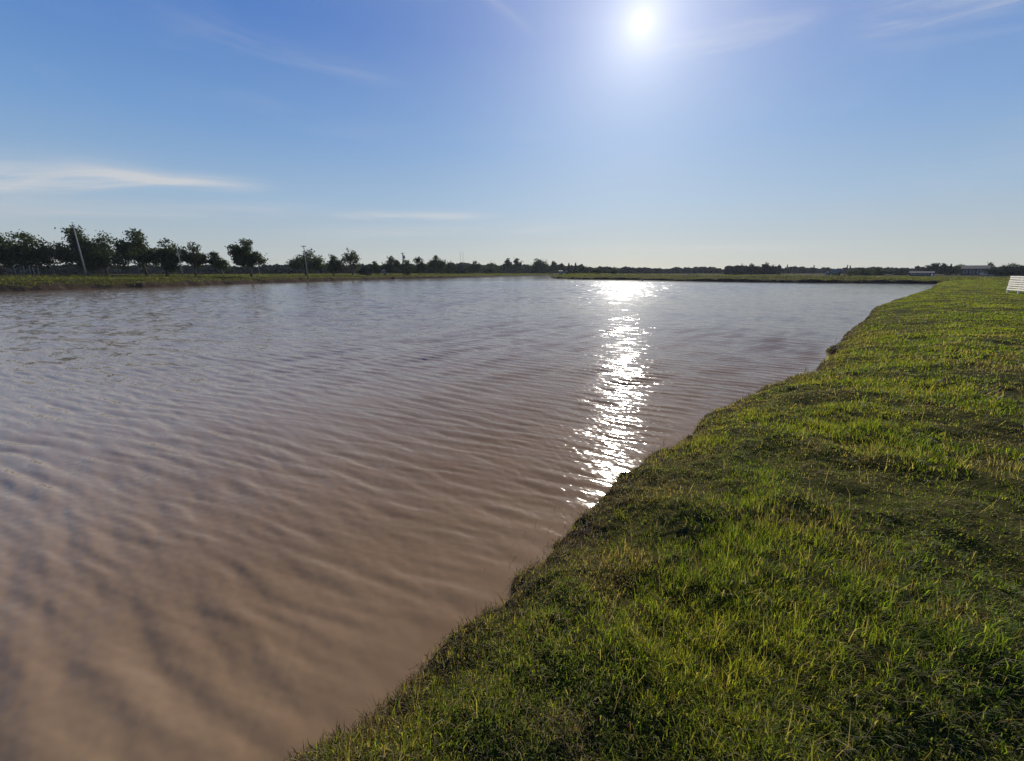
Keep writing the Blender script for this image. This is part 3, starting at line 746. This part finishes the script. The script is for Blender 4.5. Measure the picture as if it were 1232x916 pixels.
van(1188.5, 165, 'tiny white van parked beside the barn')

# stones and float
def lump(px, Y, r, mat, label, seed, name='boulder', group=None):
    X = across(px, Y); gz = ground_z(X, Y)
    mb = MB(); mb.lump((0, 0, r[2] * 0.55), r, seed)
    o = mb.build(name, mat, None, True); o.location = (X, Y, gz)
    return tag(o, label, 'boulder', group)
lump(283, 78, (0.62, 0.5, 0.42), M['stone'], 'pale boulder on the left bank beneath the solitary dark tree', 1)
lump(274, 78, (0.7, 0.6, 0.36), M['darkstone'], 'wide dark boulder, farther from the pale boulder', 2)
lump(279.3, 78.4, (0.5, 0.45, 0.42), M['darkstone'], 'dark boulder touching the pale boulder on its left', 3)
fx, fy = W(437, 339.5)
fl = MB(); fl.lump((0, 0, 0.05), (0.22, 0.22, 0.15), 8); fl.tube([(0, 0, 0.15), (0, 0, 0.30)], [0.05, 0.035], 8)
o = fl.build('float', M['orange'], None, True); o.location = (fx, fy, 0.0); tag(o, 'small white float on the water close to the far left bank', 'float')

# white slatted fence panel at the right edge
FY = 24.0
u, f, w = ray(1211, 350.6)
tt = (0.95 - EYE) / w; ax, ay = u * tt, f * tt
ux, uy = -0.60, -0.80                               # runs out of frame, towards the camera, its face to the sun
L_ = 4.5; rzf = math.atan2(uy, ux)
gz = ground_z(ax, ay)
topz = EYE + (ray(1214, 332.2)[2] / ray(1214, 332.2)[1]) * ay
hf = topz - gz
t0 = thing('slatted_fence', (ax, ay, gz), 'white slatted wooden fence panel on the lawn at the right edge', 'fence', rz=rzf)
for k, xx in enumerate((0.06, L_ / 2, L_ - 0.06)):
    mb = MB(); mb.box((xx, 0.045, hf / 2 - 0.12), (0.09, 0.09, hf + 0.2)); mb.build('post', M['white'], t0)
ns = 7; gap = (hf * 0.86) / ns
for k in range(ns):
    zc = hf - 0.05 - k * gap
    mb = MB(); mb.box((L_ / 2 + 0.02 * math.sin(k * 2), -0.014 + 0.003 * math.sin(k * 3), zc), (L_ + 0.06, 0.024, gap * 0.66), 0, 0.006 * math.sin(k * 1.9)); mb.build('slat', M['white'], t0)

# ------------------------------------------------------------------ air
hz = MB(); hz.box((0, 0, 14.0), (1400, 1400, 34.0)); ho = hz.build('haze', None); ho.data.materials.clear()
hm = bpy.data.materials.new('haze_air'); hm.use_nodes = True; ht = NT(hm.node_tree)
hm.node_tree.nodes.remove(hm.node_tree.nodes['Principled BSDF'])
pv = ht.node('ShaderNodeVolumePrincipled'); pv.inputs['Color'].default_value = (0.80, 0.86, 0.95, 1); pv.inputs['Density'].default_value = 0.00011; pv.inputs['Anisotropy'].default_value = 0.2
ht.l.new(pv.outputs[0], hm.node_tree.nodes['Material Output'].inputs['Volume'])
ho.data.materials.append(hm); tag(ho, 'thin pale haze over the far shore', 'haze', kind='stuff')
# ------------------------------------------------------------------ world, sun
sdir = (math.sin(SUN_AZ) * math.cos(SUN_EL), math.cos(SUN_AZ) * math.cos(SUN_EL), math.sin(SUN_EL))
w = bpy.data.worlds.new('World'); scene.world = w; w.use_nodes = True
t = NT(w.node_tree); bg = w.node_tree.nodes['Background']
sky = t.node('ShaderNodeTexSky', sky_type='NISHITA')
sky.sun_disc = False; sky.sun_elevation = SUN_EL; sky.sun_rotation = SUN_AZ
sky.air_density = 1.0; sky.dust_density = 0.6; sky.ozone_density = 2.5; sky.altitude = 0
dirv = t.vmath('NORMALIZE', t.node('ShaderNodeTexCoord').outputs['Generated'])
sep = t.node('ShaderNodeSeparateXYZ'); t.l.new(dirv, sep.inputs[0])
dx, dy, dz = sep.outputs
el = t.math('ARCSINE', dz); az = t.math('ARCTAN2', dx, dy)
cosang = t.vmath('DOT_PRODUCT', dirv, sdir); ang = t.math('ARCCOSINE', t.math('MINIMUM', cosang, 1.0))
eld = t.math('MAXIMUM', t.math('MULTIPLY', el, 180 / math.pi), 0.0)
grad = t.ramp(t.math('DIVIDE', eld, 90.0, clamp=True), [(0.0, (4.9, 5.05, 4.7)), (0.03, (4.3, 4.95, 5.2)), (0.09, (3.0, 4.45, 6.2)), (0.17, (1.55, 3.2, 6.1)),
               (0.28, (0.55, 1.82, 5.3)), (0.44, (0.22, 1.15, 4.4)), (1.0, (0.35, 1.05, 3.5))])
dull = t.vmath('DIVIDE', sky.outputs[0], t.vmath('ADD', (1.0, 1.0, 1.0), t.vmath('SCALE', sky.outputs[0], scale=0.14)))   # the phone's soft highlight roll-off
col = t.mix(0.10, grad, dull)
warm = t.math('MULTIPLY', t.math('EXPONENT', t.math('DIVIDE', eld, -4.5)), t.math('EXPONENT', t.math('DIVIDE', t.math('ABSOLUTE', t.math('SUBTRACT', az, SUN_AZ)), -0.45)))
col = t.vmath('ADD', col, t.vmath('SCALE', (1.0, 0.62, 0.0), scale=warm))
# thin cirrus, at infinity
cl = None
def streak(p0, p1, width, gain, seed):
    global cl
    a0, e0 = azel(*p0); a1, e1 = azel(*p1); s = (e1 - e0) / (a1 - a0)
    off = t.math('SUBTRACT', el, t.math('ADD', e0, t.math('MULTIPLY', t.math('SUBTRACT', az, a0), s)))
    comb = t.node('ShaderNodeCombineXYZ'); t.put(comb.inputs[0], t.math('MULTIPLY', az, 5.0)); t.put(comb.inputs[1], t.math('MULTIPLY', off, 55.0)); comb.inputs[2].default_value = seed
    nz = t.noise(comb.outputs[0], 1.0, 5, 0.6, dist=0.6)
    off2 = t.math('ADD', off, t.math('MULTIPLY', t.math('SUBTRACT', nz, 0.5), width * 1.6))
    gz_ = t.math('EXPONENT', t.math('MULTIPLY', t.math('POWER', t.math('DIVIDE', t.math('ABSOLUTE', off2), width), 2.0), -1.0))
    ends = t.math('MULTIPLY', t.smooth(az, a0 - 0.05, a0 + (a1 - a0) * 0.3), t.math('SUBTRACT', 1.0, t.smooth(az, a0 + (a1 - a0) * 0.65, a1 + 0.03)))
    v = t.math('MULTIPLY', t.math('MULTIPLY', gz_, ends), t.math('MULTIPLY', t.smooth(nz, 0.2, 0.75), gain))
    cl = v if cl is None else t.math('ADD', cl, v)
streak((-300, 203), (190, 214), 0.026, 0.80, 1.0)
streak((90, 203), (330, 224), 0.011, 0.75, 15.0)
streak((-120, 222), (270, 219), 0.009, 0.6, 5.0)
streak((390, 257), (605, 259), 0.008, 0.6, 2.0)
streak((180, 10), (500, 100), 0.014, 0.13, 3.0)
streak((-200, 246), (420, 250), 0.014, 0.30, 9.0)
streak((560, -30), (640, 40), 0.012, 0.15, 11.0)
streak((300, 278), (760, 268), 0.012, 0.28, 12.0)
streak((780, 60), (1010, 10), 0.018, 0.26, 4.0)
streak((1040, 25), (1300, -30), 0.03, 0.4, 6.0)
streak((600, 300), (1100, 292), 0.010, 0.3, 7.0)
veil = t.noise(t.mapping(dirv, (0, 0, R(20)), (1.6, 5.0, 9.0)), 1.0, 5, 0.6, dist=0.5)
cl = t.math('ADD', cl, t.math('MULTIPLY', t.smooth(veil, 0.48, 0.85), 0.10))
SKYS = 0.077
col = t.mix(t.math('MINIMUM', cl, 0.8), col, (6.0, 6.0, 6.1, 1))
# glare round the sun itself, part of the sky
disc = t.math('MULTIPLY', t.math('SUBTRACT', 1.0, t.smooth(ang, R(0.5), R(1.0))), 30.0)
au1 = t.math('MULTIPLY', t.math('EXPONENT', t.math('DIVIDE', ang, -R(2.3))), 4.2)
au2 = t.math('ADD', t.math('MULTIPLY', t.math('EXPONENT', t.math('DIVIDE', ang, -R(8.0))), 3.2), t.math('MULTIPLY', t.math('EXPONENT', t.math('DIVIDE', ang, -R(17.0))), 2.9))
glow = t.math('ADD', disc, t.math('ADD', au1, au2))
gc = t.vmath('SCALE', (1.0, 0.94, 0.80), scale=glow)
fin = t.vmath('ADD', col, gc)
t.l.new(fin, bg.inputs['Color']); bg.inputs['Strength'].default_value = SKYS

sl = bpy.data.lights.new('sun', 'SUN'); sl.energy = 4.4; sl.angle = R(0.53); sl.color = (1.0, 0.93, 0.82)
so = bpy.data.objects.new('sun', sl); COL.objects.link(so)
from mathutils import Vector
so.rotation_euler = Vector(sdir).to_track_quat('Z', 'Y').to_euler(); so.location = (0, 0, 50)

cam = bpy.data.cameras.new('camera'); co = bpy.data.objects.new('camera', cam); COL.objects.link(co)
cam.sensor_fit = 'HORIZONTAL'; cam.sensor_width = 36.0; cam.lens = 36.0 * FPX / W0
cam.clip_start = 0.05; cam.clip_end = 20000
co.location = (0, 0, EYE); co.rotation_euler = (math.pi / 2 - PITCH, 0, 0)
scene.camera = co

vs = scene.view_settings
vs.view_transform = 'Standard'; vs.look = 'None'; vs.exposure = 0.44; vs.gamma = 1.0; vs.use_curve_mapping = False
scene.render.engine = 'CYCLES'
c = scene.cycles
c.use_denoising = True; c.max_bounces = 6; c.diffuse_bounces = 2; c.glossy_bounces = 3; c.transmission_bounces = 3
c.sample_clamp_indirect = 6.0; c.caustics_reflective = False; c.caustics_refractive = False
